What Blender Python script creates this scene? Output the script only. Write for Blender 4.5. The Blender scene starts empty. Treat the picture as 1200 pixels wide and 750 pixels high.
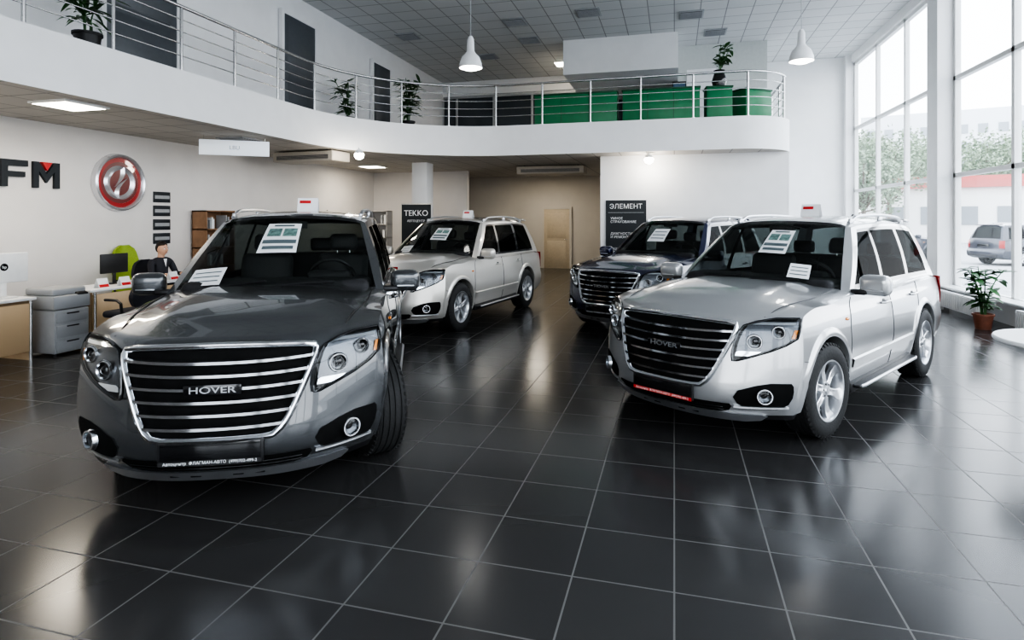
import bpy, bmesh, math, random
from math import sin, cos, pi, radians, sqrt, atan2
from mathutils import Vector, Matrix, Euler
random.seed(7)
scene = bpy.context.scene
COL = scene.collection

# ------------------------------------------------------------------ materials
def mat(name, col, rough=.5, metal=0., coat=0., emit=0., noise=0., nscale=15., bump=0., spec=.5, coatr=.03):
    m = bpy.data.materials.new(name); m.use_nodes = True
    nt = m.node_tree; b = nt.nodes['Principled BSDF']
    c = (col[0], col[1], col[2], 1)
    b.inputs['Base Color'].default_value = c
    b.inputs['Roughness'].default_value = rough
    b.inputs['Metallic'].default_value = metal
    b.inputs['Coat Weight'].default_value = coat
    b.inputs['Coat Roughness'].default_value = coatr
    b.inputs['Specular IOR Level'].default_value = spec
    if emit:
        b.inputs['Emission Color'].default_value = c
        b.inputs['Emission Strength'].default_value = emit
    if noise or bump:
        tc = nt.nodes.new('ShaderNodeTexCoord'); nz = nt.nodes.new('ShaderNodeTexNoise')
        nz.inputs['Scale'].default_value = nscale; nz.inputs['Detail'].default_value = 4
        nt.links.new(tc.outputs['Object'], nz.inputs['Vector'])
        if noise:
            r = nt.nodes.new('ShaderNodeValToRGB')
            r.color_ramp.elements[0].position = .3; r.color_ramp.elements[1].position = .7
            r.color_ramp.elements[0].color = tuple(max(0, x*(1-noise)) for x in col)+(1,)
            r.color_ramp.elements[1].color = tuple(min(1, x*(1+noise)) for x in col)+(1,)
            nt.links.new(nz.outputs['Fac'], r.inputs['Fac']); nt.links.new(r.outputs['Color'], b.inputs['Base Color'])
        if bump:
            bp = nt.nodes.new('ShaderNodeBump'); bp.inputs['Strength'].default_value = bump; bp.inputs['Distance'].default_value = .01
            nt.links.new(nz.outputs['Fac'], bp.inputs['Height']); nt.links.new(bp.outputs['Normal'], b.inputs['Normal'])
    return m

def tile_mat(name, c1, c2, grout, size, mortar, rough, bump=.3, rvar=.08, spec=.5):
    m = bpy.data.materials.new(name); m.use_nodes = True
    nt = m.node_tree; b = nt.nodes['Principled BSDF']
    tc = nt.nodes.new('ShaderNodeTexCoord'); br = nt.nodes.new('ShaderNodeTexBrick')
    br.offset = 0; br.squash = 1
    br.inputs['Scale'].default_value = 1; br.inputs['Brick Width'].default_value = size; br.inputs['Row Height'].default_value = size
    br.inputs['Mortar Size'].default_value = mortar; br.inputs['Mortar Smooth'].default_value = .1
    br.inputs['Color1'].default_value = c1+(1,); br.inputs['Color2'].default_value = c2+(1,); br.inputs['Mortar'].default_value = grout+(1,)
    nt.links.new(tc.outputs['Object'], br.inputs['Vector'])
    nz = nt.nodes.new('ShaderNodeTexNoise'); nz.inputs['Scale'].default_value = 1.2; nz.inputs['Detail'].default_value = 1
    nt.links.new(tc.outputs['Object'], nz.inputs['Vector'])
    mr = nt.nodes.new('ShaderNodeMapRange'); mr.inputs['To Min'].default_value = rough-rvar; mr.inputs['To Max'].default_value = rough+rvar
    nt.links.new(nz.outputs['Fac'], mr.inputs['Value'])
    ad = nt.nodes.new('ShaderNodeMath'); ad.operation = 'MULTIPLY_ADD'; ad.inputs[1].default_value = .35
    nt.links.new(br.outputs['Fac'], ad.inputs[0]); nt.links.new(mr.outputs['Result'], ad.inputs[2])
    nt.links.new(ad.outputs[0], b.inputs['Roughness'])
    bp = nt.nodes.new('ShaderNodeBump'); bp.inputs['Strength'].default_value = bump; bp.inputs['Distance'].default_value = .002; bp.invert = True
    nt.links.new(br.outputs['Fac'], bp.inputs['Height']); nt.links.new(bp.outputs['Normal'], b.inputs['Normal'])
    nt.links.new(br.outputs['Color'], b.inputs['Base Color'])
    b.inputs['Specular IOR Level'].default_value = spec
    return m

def glass_mat(name, tint, f0=.045, graz=.85, rough=.01):
    m = bpy.data.materials.new(name); m.use_nodes = True
    nt = m.node_tree; nt.nodes.clear()
    o = nt.nodes.new('ShaderNodeOutputMaterial'); mx = nt.nodes.new('ShaderNodeMixShader')
    tr = nt.nodes.new('ShaderNodeBsdfTransparent'); gl = nt.nodes.new('ShaderNodeBsdfGlossy'); lw = nt.nodes.new('ShaderNodeLayerWeight')
    lw.inputs['Blend'].default_value = .5
    pw = nt.nodes.new('ShaderNodeMath'); pw.operation = 'POWER'; pw.inputs[1].default_value = 5
    ma = nt.nodes.new('ShaderNodeMath'); ma.operation = 'MULTIPLY_ADD'; ma.inputs[1].default_value = graz; ma.inputs[2].default_value = f0
    tr.inputs[0].default_value = tint+(1,); gl.inputs['Roughness'].default_value = rough
    nt.links.new(lw.outputs['Facing'], pw.inputs[0]); nt.links.new(pw.outputs[0], ma.inputs[0])
    nt.links.new(ma.outputs[0], mx.inputs[0]); nt.links.new(tr.outputs[0], mx.inputs[1]); nt.links.new(gl.outputs[0], mx.inputs[2])
    nt.links.new(mx.outputs[0], o.inputs[0])
    return m

def paint(name, col, metal=.55, rough=.32):
    return mat(name, col, rough, metal, coat=1., noise=.06, nscale=900)

M_floor = tile_mat('floor_tile', (.038,.037,.037), (.046,.045,.044), (.14,.135,.13), .47, .0045, .20, rvar=.02)
M_ceil = tile_mat('ceiling_tile', (.60,.61,.61), (.64,.64,.64), (.30,.30,.30), .6, .012, .8)
M_soff = tile_mat('soffit_tile', (.58,.55,.51), (.62,.59,.55), (.34,.32,.30), .6, .012, .8)
M_white = mat('plaster_white', (.82,.82,.82), .7, noise=.02, nscale=3, bump=.05)
M_wallL = mat('plaster_warm_white', (.74,.71,.68), .75, noise=.03, nscale=2, bump=.05)
M_cream = mat('plaster_cream', (.64,.59,.52), .75, noise=.03, nscale=2, bump=.05)
M_door = mat('door_cream', (.60,.50,.36), .5, noise=.05)
M_black = mat('black_plastic', (.012,.012,.013), .45, noise=.1)
M_grille = mat('grille_black', (.006,.006,.006), .8, noise=.2, spec=.15)
M_gloss = mat('gloss_black', (.008,.008,.009), .12, coat=.5)
M_dark = mat('dark_interior', (.018,.018,.02), .75, noise=.2, nscale=60)
M_seat = mat('seat_leather', (.035,.035,.038), .5, noise=.15, nscale=80, bump=.2)
M_chrome = mat('chrome', (.82,.83,.85), .10, 1.)
M_silver = mat('satin_silver', (.58,.59,.61), .3, .9)
M_refl = mat('lamp_reflector', (.13,.135,.145), .25, .85)
M_steel = mat('brushed_steel', (.60,.60,.60), .25, 1., noise=.05)
M_alloy = mat('alloy', (.64,.65,.67), .28, .85, coat=.5)
M_tyre = mat('tyre_rubber', (.016,.016,.016), .75, noise=.15, nscale=60, bump=.4)
M_carglass = glass_mat('tinted_glass', (.14,.16,.16), .012, .07)
M_wsglass = glass_mat('windscreen_glass', (.66,.70,.68), .035, .5)
M_lens = glass_mat('lens_cover', (.93,.95,.96), .03, .4)
M_pane = glass_mat('window_pane', (.96,.97,.97), .03)
M_red = mat('red', (.55,.02,.02), .4, noise=.1)
M_redlens = mat('red_lens', (.35,.01,.01), .12, coat=1)
M_orange = mat('amber_lens', (.7,.22,.02), .2, coat=1)
M_paper = mat('paper_white', (.82,.83,.84), .7, noise=.02)
M_ink = mat('ink', (.02,.025,.03), .6)
M_green = mat('green_panel', (.015,.19,.075), .4, noise=.1, nscale=4)
M_greench = mat('green_fabric', (.28,.40,.04), .7, noise=.1, nscale=50)
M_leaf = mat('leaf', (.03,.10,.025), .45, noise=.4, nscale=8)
M_leaf2 = mat('tree_leaf_hazy', (.22,.29,.19), .6, noise=.3, nscale=2)  # leaf colour lightened to stand in for haze outdoors
M_trunk = mat('bark', (.12,.09,.06), .9, noise=.3, bump=.5)
M_pot = mat('terracotta', (.20,.07,.04), .6, noise=.15)
M_wood = mat('light_wood', (.50,.36,.22), .5, noise=.12, nscale=5)
M_brown = mat('brown_wood', (.28,.16,.09), .55, noise=.15, nscale=6)
M_greywood = mat('grey_shelf', (.42,.41,.40), .6, noise=.05)
M_whitep = mat('white_plastic', (.78,.78,.77), .35, noise=.02)
M_greyp = mat('grey_plastic', (.36,.37,.38), .45, noise=.05)
M_light = mat('light_panel', (1,.93,.80), .5, emit=9)
M_bulb = mat('lamp_glow', (1,.97,.92), .5, emit=8)
M_lampw = mat('lamp_white', (.78,.79,.80), .3)
M_vent = mat('vent_dark', (.10,.10,.11), .6)
M_skin = mat('skin', (.55,.33,.23), .55, noise=.06)
M_hair = mat('hair', (.02,.015,.012), .6, noise=.2)
M_suit = mat('dark_cloth', (.025,.026,.035), .85, noise=.2, nscale=80)
M_asph = mat('asphalt', (.40,.40,.40), .9, noise=.1, nscale=2)
M_brick = mat('pale_render', (.75,.74,.72), .8, noise=.05)
M_glassd = mat('dark_glazing', (.05,.06,.07), .1)

M_perf = bpy.data.materials.new('perforated_panel'); M_perf.use_nodes = True
nt = M_perf.node_tree; b = nt.nodes['Principled BSDF']
tc = nt.nodes.new('ShaderNodeTexCoord'); vo = nt.nodes.new('ShaderNodeTexVoronoi')
vo.inputs['Scale'].default_value = 22; vo.inputs['Randomness'].default_value = 0
cr = nt.nodes.new('ShaderNodeValToRGB'); cr.color_ramp.elements[0].color = (.10,.06,.03,1); cr.color_ramp.elements[1].color = (.56,.40,.24,1)
cr.color_ramp.elements[0].position = .28; cr.color_ramp.elements[1].position = .33
sx = nt.nodes.new('ShaderNodeVectorMath'); sx.operation = 'MULTIPLY_ADD'; sx.inputs[1].default_value = (0,1,1); sx.inputs[2].default_value = (.0227,0,0)
nt.links.new(tc.outputs['Object'], sx.inputs[0]); nt.links.new(sx.outputs[0], vo.inputs['Vector'])
nt.links.new(vo.outputs['Distance'], cr.inputs['Fac']); nt.links.new(cr.outputs['Color'], b.inputs['Base Color'])

# ------------------------------------------------------------------ mesh builder
class MB:
    def __init__(s): s.v=[]; s.f=[]; s.m=[]
    def add(s, vs, fs, m=0, mtx=None):
        o=len(s.v)
        if mtx is not None: vs=[mtx@Vector(p) for p in vs]
        s.v += [tuple(p) for p in vs]
        s.f += [tuple(i+o for i in f) for f in fs]
        s.m += [m]*len(fs) if isinstance(m,int) else list(m)
    def grid(s, rows, m=0, cu=False, cv=False, mtx=None, caps=False):
        n=len(rows); k=len(rows[0]); vs=[p for r in rows for p in r]; fs=[]
        for i in range(n if cu else n-1):
            for j in range(k if cv else k-1):
                a=i*k+j; b_=i*k+(j+1)%k; c=((i+1)%n)*k+(j+1)%k; d=((i+1)%n)*k+j
                fs.append((a,b_,c,d))
        if caps:
            fs.append(tuple(range(k))); fs.append(tuple((n-1)*k+j for j in range(k)))
        s.add(vs,fs,m,mtx)
    def box(s, c, size, m=0, bev=0, seg=2, rot=None, mtx=None):
        hx,hy,hz=[q/2 for q in size]
        M=Matrix.Translation(Vector(c))
        if rot: M=M@Euler(rot).to_matrix().to_4x4()
        if mtx is not None: M=mtx@M
        if bev<=0:
            vs=[(x,y,z) for x in(-hx,hx) for y in(-hy,hy) for z in(-hz,hz)]
            fs=[(0,1,3,2),(4,6,7,5),(0,4,5,1),(2,3,7,6),(0,2,6,4),(1,5,7,3)]
            s.add(vs,fs,m,M); return
        bm=bmesh.new(); bmesh.ops.create_cube(bm,size=1)
        bmesh.ops.scale(bm,vec=size,verts=bm.verts)
        bmesh.ops.bevel(bm,geom=bm.edges[:],offset=min(bev,min(size)*.49),segments=seg,profile=.5,affect='EDGES')
        bm.verts.index_update()
        s.add([v.co.copy() for v in bm.verts],[tuple(v.index for v in f.verts) for f in bm.faces],m,M); bm.free()
    def cyl(s, p0, p1, r0, r1=None, n=16, m=0, mtx=None):
        if r1 is None: r1=r0
        p0=Vector(p0); p1=Vector(p1); t=(p1-p0).normalized()
        a=Vector((0,0,1)) if abs(t.z)<.9 else Vector((1,0,0))
        u=t.cross(a).normalized(); w=t.cross(u)
        rows=[[p+u*r*cos(2*pi*i/n)+w*r*sin(2*pi*i/n) for i in range(n)] for p,r in((p0,r0),(p1,r1))]
        s.grid(rows,m,cv=True,mtx=mtx,caps=True)
    def tube(s, pts, r, m=0, n=8, closed=False, mtx=None, flat=1.):
        P=[Vector(p) for p in pts]; k=len(P); rows=[]; u=None
        for i in range(k):
            if closed: t=(P[(i+1)%k]-P[i-1])
            else: t=P[min(i+1,k-1)]-P[max(i-1,0)]
            t.normalize()
            if u is None:
                a=Vector((0,0,1)) if abs(t.z)<.9 else Vector((1,0,0))
                u=t.cross(a).normalized()
            u=(u-t*u.dot(t)).normalized(); w=t.cross(u)
            rr=r[i] if isinstance(r,(list,tuple)) else r
            rows.append([P[i]+u*rr*cos(2*pi*j/n)+w*rr*flat*sin(2*pi*j/n) for j in range(n)])
        s.grid(rows,m,cu=closed,cv=True,mtx=mtx,caps=not closed)
    def lathe(s, prof, m=0, n=32, mtx=None, closed=False, axis='Z'):
        rows=[]
        for r,h in prof:
            if axis=='Z': rows.append([(r*cos(2*pi*i/n),r*sin(2*pi*i/n),h) for i in range(n)])
            else: rows.append([(r*cos(2*pi*i/n),h,r*sin(2*pi*i/n)) for i in range(n)])
        s.grid(rows,m,cu=closed,cv=True,mtx=mtx)
    def ell(s, c, r, m=0, nu=16, nv=10, mtx=None, fn=None):
        rows=[]
        for i in range(nv+1):
            th=pi*i/nv; row=[]
            for j in range(nu):
                ph=2*pi*j/nu
                p=Vector((sin(th)*cos(ph),sin(th)*sin(ph),cos(th)))
                if fn: p=fn(p)
                row.append((c[0]+p[0]*r[0],c[1]+p[1]*r[1],c[2]+p[2]*r[2]))
            rows.append(row)
        s.grid(rows,m,cv=True,mtx=mtx)
    def prism(s, outline, z0, z1, mb=0, mt=0, ms=0):
        k=len(outline)
        vs=[(x,y,z0) for x,y in outline]+[(x,y,z1) for x,y in outline]
        fs=[tuple(range(k)),tuple(range(k,2*k))]+[(i,(i+1)%k,k+(i+1)%k,k+i) for i in range(k)]
        s.add(vs,fs,[mb,mt]+[ms]*k)
    def mesh(s, name, mats, angle=35, recalc=True, weld=False):
        me=bpy.data.meshes.new(name); me.from_pydata(s.v,[],s.f)
        for q in mats: me.materials.append(q)
        me.polygons.foreach_set('material_index', s.m)
        if recalc or weld:
            bm=bmesh.new(); bm.from_mesh(me)
            bmesh.ops.remove_doubles(bm,verts=bm.verts,dist=1e-5)
            if recalc: bmesh.ops.recalc_face_normals(bm,faces=bm.faces)
            bm.to_mesh(me); bm.free()
        me.polygons.foreach_set('use_smooth',[True]*len(me.polygons))
        me.set_sharp_from_angle(angle=radians(angle))
        me.update(); return me
    def obj(s, name, mats, loc=(0,0,0), rz=0, parent=None, angle=35):
        ob=bpy.data.objects.new(name,s.mesh(name,mats,angle)); COL.objects.link(ob)
        ob.location=loc; ob.rotation_euler=(0,0,rz)
        if parent: ob.parent=parent
        return ob

def empty(name, loc=(0,0,0), rz=0):
    e=bpy.data.objects.new(name,None); COL.objects.link(e); e.location=loc; e.rotation_euler=(0,0,rz); e.empty_display_size=.2; return e

def text(name, body, size, loc, rot, m, parent=None, ext=.002, align='CENTER', sx=1.):
    c=bpy.data.curves.new(name,'FONT'); c.body=body; c.size=size; c.extrude=ext; c.align_x=align; c.align_y='CENTER'
    c.materials.append(m)
    ob=bpy.data.objects.new(name,c); COL.objects.link(ob); ob.location=loc; ob.rotation_euler=rot; ob.scale=(sx,1,1)
    if parent: ob.parent=parent
    return ob

def crv(pts):
    pts=sorted(pts); xs=[p[0] for p in pts]; ys=[p[1] for p in pts]; n=len(xs); ms=[]
    for i in range(n):
        a=max(i-1,0); c=min(i+1,n-1); ms.append((ys[c]-ys[a])/(xs[c]-xs[a]))
    def f(x):
        if x<=xs[0]: return ys[0]
        if x>=xs[-1]: return ys[-1]
        i=0
        while x>xs[i+1]: i+=1
        h=xs[i+1]-xs[i]; t=(x-xs[i])/h
        return (2*t**3-3*t*t+1)*ys[i]+(t**3-2*t*t+t)*h*ms[i]+(-2*t**3+3*t*t)*ys[i+1]+(t**3-t*t)*h*ms[i+1]
    return f
def lerp(a,b_,t): return a+(b_-a)*t
def sstep(a,b_,x):
    t=max(0,min(1,(x-a)/(b_-a))); return t*t*(3-2*t)

# ------------------------------------------------------------------ SUV template
planw=crv([(-2.3,.845),(-1.9,.88),(-1.3,.895),(0,.90),(1.3,.90),(1.9,.895),(2.3,.885)])
sec=crv([(.18,.87),(.3,.935),(.45,.975),(.62,1.0),(.80,.992),(.90,.978),(.97,.960),(1.10,.935),(1.15,.91)])
x0=crv([(.18,2.18),(.26,2.25),(.34,2.315),(.46,2.33),(.56,2.31),(.75,2.275),(.88,2.24),(.93,2.21),(.97,2.16),(1.02,2.08)])
xr0=crv([(.3,2.26),(.42,2.34),(.58,2.34),(.66,2.28),(.9,2.28),(1.1,2.25)])
zt=crv([(-2.35,1.06),(-2.2,1.09),(-1.5,1.10),(0,1.09),(.7,1.12),(1.0,1.13),(1.4,1.12),(1.75,1.088),(2.0,1.045),(2.18,1.0),(2.3,.955)])
zb=crv([(-2.35,.36),(-2.1,.28),(-1.8,.25),(1.8,.23),(2.1,.20),(2.35,.22)])
def W(x,z): return planw(x)*sec(z)
def Xf(y,z):
    q=abs(y)/.9
    return x0(z)-.42*q**2.6-.07*(1-sstep(.25,.62,z))*q**3
def Xr(y,z): return -xr0(z)+.16*(abs(y)/.9)**4
def ztop(xa,b_):
    b_=abs(b_); fr=sstep(1.7,2.3,xa)
    return zt(xa)-(.028*b_*b_+.04*b_**8)*(1-.55*fr)+.052*fr*b_**3+.020*(1-sstep(.54,.66,b_))*sstep(.8,1.1,xa)*(1-sstep(2.0,2.3,xa))
def side_y(x,z):
    y=.88
    for _ in range(3):
        a=Xr(y,z); c=Xf(y,z); t=(x-a)/(c-a); y=W(-2.3+4.6*t,z)
    return y
def hood_z(x,y):
    a=Xr(y,1.05); c=Xf(y,1.0); t=(x-a)/(c-a); xa=-2.3+4.6*t
    return ztop(xa,y/W(xa,1.08))

AXF,AXR,AZ,AR=1.40,-1.30,.365,.43
def make_body():
    nx,ny,nz=96,30,18
    idx={}; vs=[]; fs=[]
    def vid(i,j,k):
        key=(i,j,k)
        if key not in idx:
            a=i/nx; bb=-1+2*j/ny; c=k/nz
            xa=-2.3+4.6*a
            z=lerp(zb(xa),ztop(xa,bb),c)
            y=bb*W(xa,z)
            x=lerp(Xr(y,z),Xf(y,z),a)
            idx[key]=len(vs); vs.append((x,y,z))
        return idx[key]
    for i in range(nx):
        for j in range(ny):
            for k in (0,nz): fs.append((vid(i,j,k),vid(i+1,j,k),vid(i+1,j+1,k),vid(i,j+1,k)))
    for i in range(nx):
        for k in range(nz):
            for j in (0,ny): fs.append((vid(i,j,k),vid(i+1,j,k),vid(i+1,j,k+1),vid(i,j,k+1)))
    for j in range(ny):
        for k in range(nz):
            for i in (0,nx): fs.append((vid(i,j,k),vid(i,j+1,k),vid(i,j+1,k+1),vid(i,j,k+1)))
    me=bpy.data.meshes.new('b'); me.from_pydata(vs,[],fs)
    bm=bmesh.new(); bm.from_mesh(me); bmesh.ops.recalc_face_normals(bm,faces=bm.faces); bm.to_mesh(me); bm.free()
    ob=bpy.data.objects.new('tmp_body',me); COL.objects.link(ob)
    c1=MB()
    for ax in (AXF,AXR):
        for s in (1,-1): c1.cyl((ax,s*.58,AZ),(ax,s*1.2,AZ),AR,n=56)
    c1.m=[0]*len(c1.f)
    o1=bpy.data.objects.new('tmp_c1',c1.mesh('c1',[M_black])); COL.objects.link(o1)
    c2=MB(); c2.box((-.69,0,.95),(2.62,1.44,.70)); o2=bpy.data.objects.new('tmp_c2',c2.mesh('c2',[M_black])); COL.objects.link(o2)
    for o in (o1,o2):
        md=ob.modifiers.new('b','BOOLEAN'); md.operation='DIFFERENCE'; md.object=o; md.solver='EXACT'
    dg=bpy.context.evaluated_depsgraph_get(); dg.update()
    nm=bpy.data.meshes.new_from_object(ob.evaluated_get(dg))
    for o in (ob,o1,o2): bpy.data.objects.remove(o)
    nm.materials.clear()
    for m in (M_gloss,M_black,M_dark): nm.materials.append(m)
    for p in nm.polygons:
        c=p.center; k=0
        d=min(math.hypot(c.x-AXF,c.z-AZ),math.hypot(c.x-AXR,c.z-AZ))
        if d<AR+.0015 and abs(c.y)<.93: k=1
        elif c.z<.262 or abs(p.normal.z+1)<.1 and c.z<.4: k=1
        elif abs(c.y)<.7215 and c.z>.59 and -2.005<c.x<.625 and c.z<1.2: k=2
        elif abs(c.y)<.80 and c.z>1.02 and -2.1<c.x<.90-.18*(c.y/.8)**2: k=2
        p.material_index=k; p.use_smooth=True
    nm.set_sharp_from_angle(angle=radians(38)); nm.name='suv_body'
    return nm

Wt=crv([(-1.95,.585),(-1.4,.615),(-.6,.63),(.1,.615)])
rprof=crv([(-2.05,1.66),(-1.9,1.69),(-1.4,1.73),(-.8,1.745),(-.2,1.73),(.1,1.705),(.22,1.68)])
def roof_z(x,b_): return rprof(x)-.055*b_*b_-.03*abs(b_)**8
def ws(f,t,off=0):
    Bx=1.0-.20*f*f; B=Vector((Bx,f*.83,1.10-.05*f*f)); Tx=.20-.10*f*f
    T=Vector((Tx,f*.615,roof_z(Tx,f)))
    P=B.lerp(T,t)+Vector((.5,0,.6))*.045*sin(pi*t)*(1-f*f*.7)
    return P+Vector((.6,0,.8))*off
def make_greenhouse():
    mb=MB()
    rowsT=[0,.07,.13,.24,.36,.5,.64,.78,.9,.95,1]
    cols=[]
    fs_=[0,.15,.3,.45,.6,.75,.86,.93,1.0]
    for f in fs_[:-1]:
        cols.append(('F',f,'ws' if f<.925 else 'A'))
    bx=[.80,.69,.4,.1,-.14,-.23,-.5,-.8,-1.02,-1.12,-1.5,-1.92,-2.17]
    tx=[.10,-.03,-.1,-.18,-.26,-.32,-.55,-.85,-1.06,-1.16,-1.45,-1.76,-1.95]
    kd=['A','g','g','g','B','g','g','g','B','g','g','D']
    for i in range(12): cols.append(('S',(bx[i],tx[i]),kd[i]))
    rf=[1,.88,.6,.3,0]
    for i,f in enumerate(rf): cols.append(('R',f,'D' if i==0 else ('rg' if i<4 else '')))
    def pt(c,t,s):
        if c[0]=='F': P=ws(c[1],t)
        elif c[0]=='S':
            b0,t0=c[1]; B=Vector((b0,.83-.06*max(0,(.8-b0)/2.97),lerp(1.05,1.03,(.8-b0)/2.97)))
            T=Vector((t0,Wt(t0),roof_z(t0,1))); P=B.lerp(T,t)+Vector((0,.022*sin(pi*t),0))
        else:
            f=c[1]; B=Vector((-2.17-.07*(1-f*f),f*.77,1.03)); xx=-1.95-.07*(1-f*f)
            T=Vector((xx,f*.585,roof_z(xx,f))); P=B.lerp(T,t)+Vector((-.02*sin(pi*t),.01*f*sin(pi*t),0))
        return (P.x,P.y*s,P.z)
    def km(kind,t0,t1):
        if kind=='ws': return 1 if (t0>=.07-1e-6 and t1<=.95+1e-6) else 3
        if kind=='rg': return 2 if (t0>=.13-1e-6 and t1<=.9+1e-6) else 0
        if kind in('A','D'): return 0
        if kind=='B': return 3 if t0>=.07-1e-6 and t1<=.95+1e-6 else 0
        if t0>=.13-1e-6 and t1<=.9+1e-6: return 2
        if t0>=.07-1e-6 and t1<=.95+1e-6: return 3
        return 0
    for s in (1,-1):
        for ci in range(len(cols)-1):
            A=cols[ci]; Bc=cols[ci+1]
            for ti in range(len(rowsT)-1):
                t0,t1=rowsT[ti],rowsT[ti+1]
                mb.add([pt(A,t0,s),pt(Bc,t0,s),pt(Bc,t1,s),pt(A,t1,s)],[(0,1,2,3)],km(A[2],t0,t1))
    n=24; bs=[-1,-.97,-.93,-.87,-.8,-.65,-.5,-.35,-.2,0,.2,.35,.5,.65,.8,.87,.93,.97,1]
    rows=[]
    for i in range(n+1):
        row=[]
        for b_ in bs:
            xr=-1.95-.07*(1-b_*b_); xf=.20-.10*b_*b_; x=lerp(xr,xf,i/n)
            row.append((x,b_*Wt(x),roof_z(x,b_)))
        rows.append(row)
    mb.grid(rows,0)
    # dark headliner under the roof
    mb.grid([[(p[0],p[1]*.97,p[2]-.03) for p in r] for r in rows[1:-1]],3)
    mb.box((-2.02,0,1.685),(.2,1.08,.035),0,.015,rot=(0,-.1,0))
    return mb.mesh('suv_greenhouse',[M_gloss,M_wsglass,M_carglass,M_gloss],angle=30)

def fgrid(mb, rows, off, m, n=10, s=1, skirt=.03):
    g=[]
    for z,a,c in rows:
        r=[]
        for i in range(n+1):
            y=lerp(a,c,i/n); r.append((Xf(y,z)+off,s*y,z))
        g.append(r)
    mb.grid(g,m)
    if skirt:
        loop=[g[0][i] for i in range(n+1)]+[g[k][n] for k in range(1,len(g))]+[g[-1][i] for i in range(n-1,-1,-1)]+[g[k][0] for k in range(len(g)-2,0,-1)]
        mb.grid([loop,[(p[0]-skirt,p[1],p[2]) for p in loop]],m,cv=True)
def fbar(mb,y0,y1,z,h,d,off,m,n=20,bow=0):
    rows=[]
    for i in range(n+1):
        y=lerp(y0,y1,i/n); zz=z+bow*y*y; X=Xf(y,zz)+off
        rows.append([(X,y,zz-h/2),(X+d,y,zz-h*.3),(X+d,y,zz+h*.3),(X,y,zz+h/2)])
    mb.grid(rows,m,cv=True,caps=True)
gw=crv([(.47,.31),(.50,.345),(.56,.385),(.7,.445),(.83,.495),(.89,.51),(.92,.505)])

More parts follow.
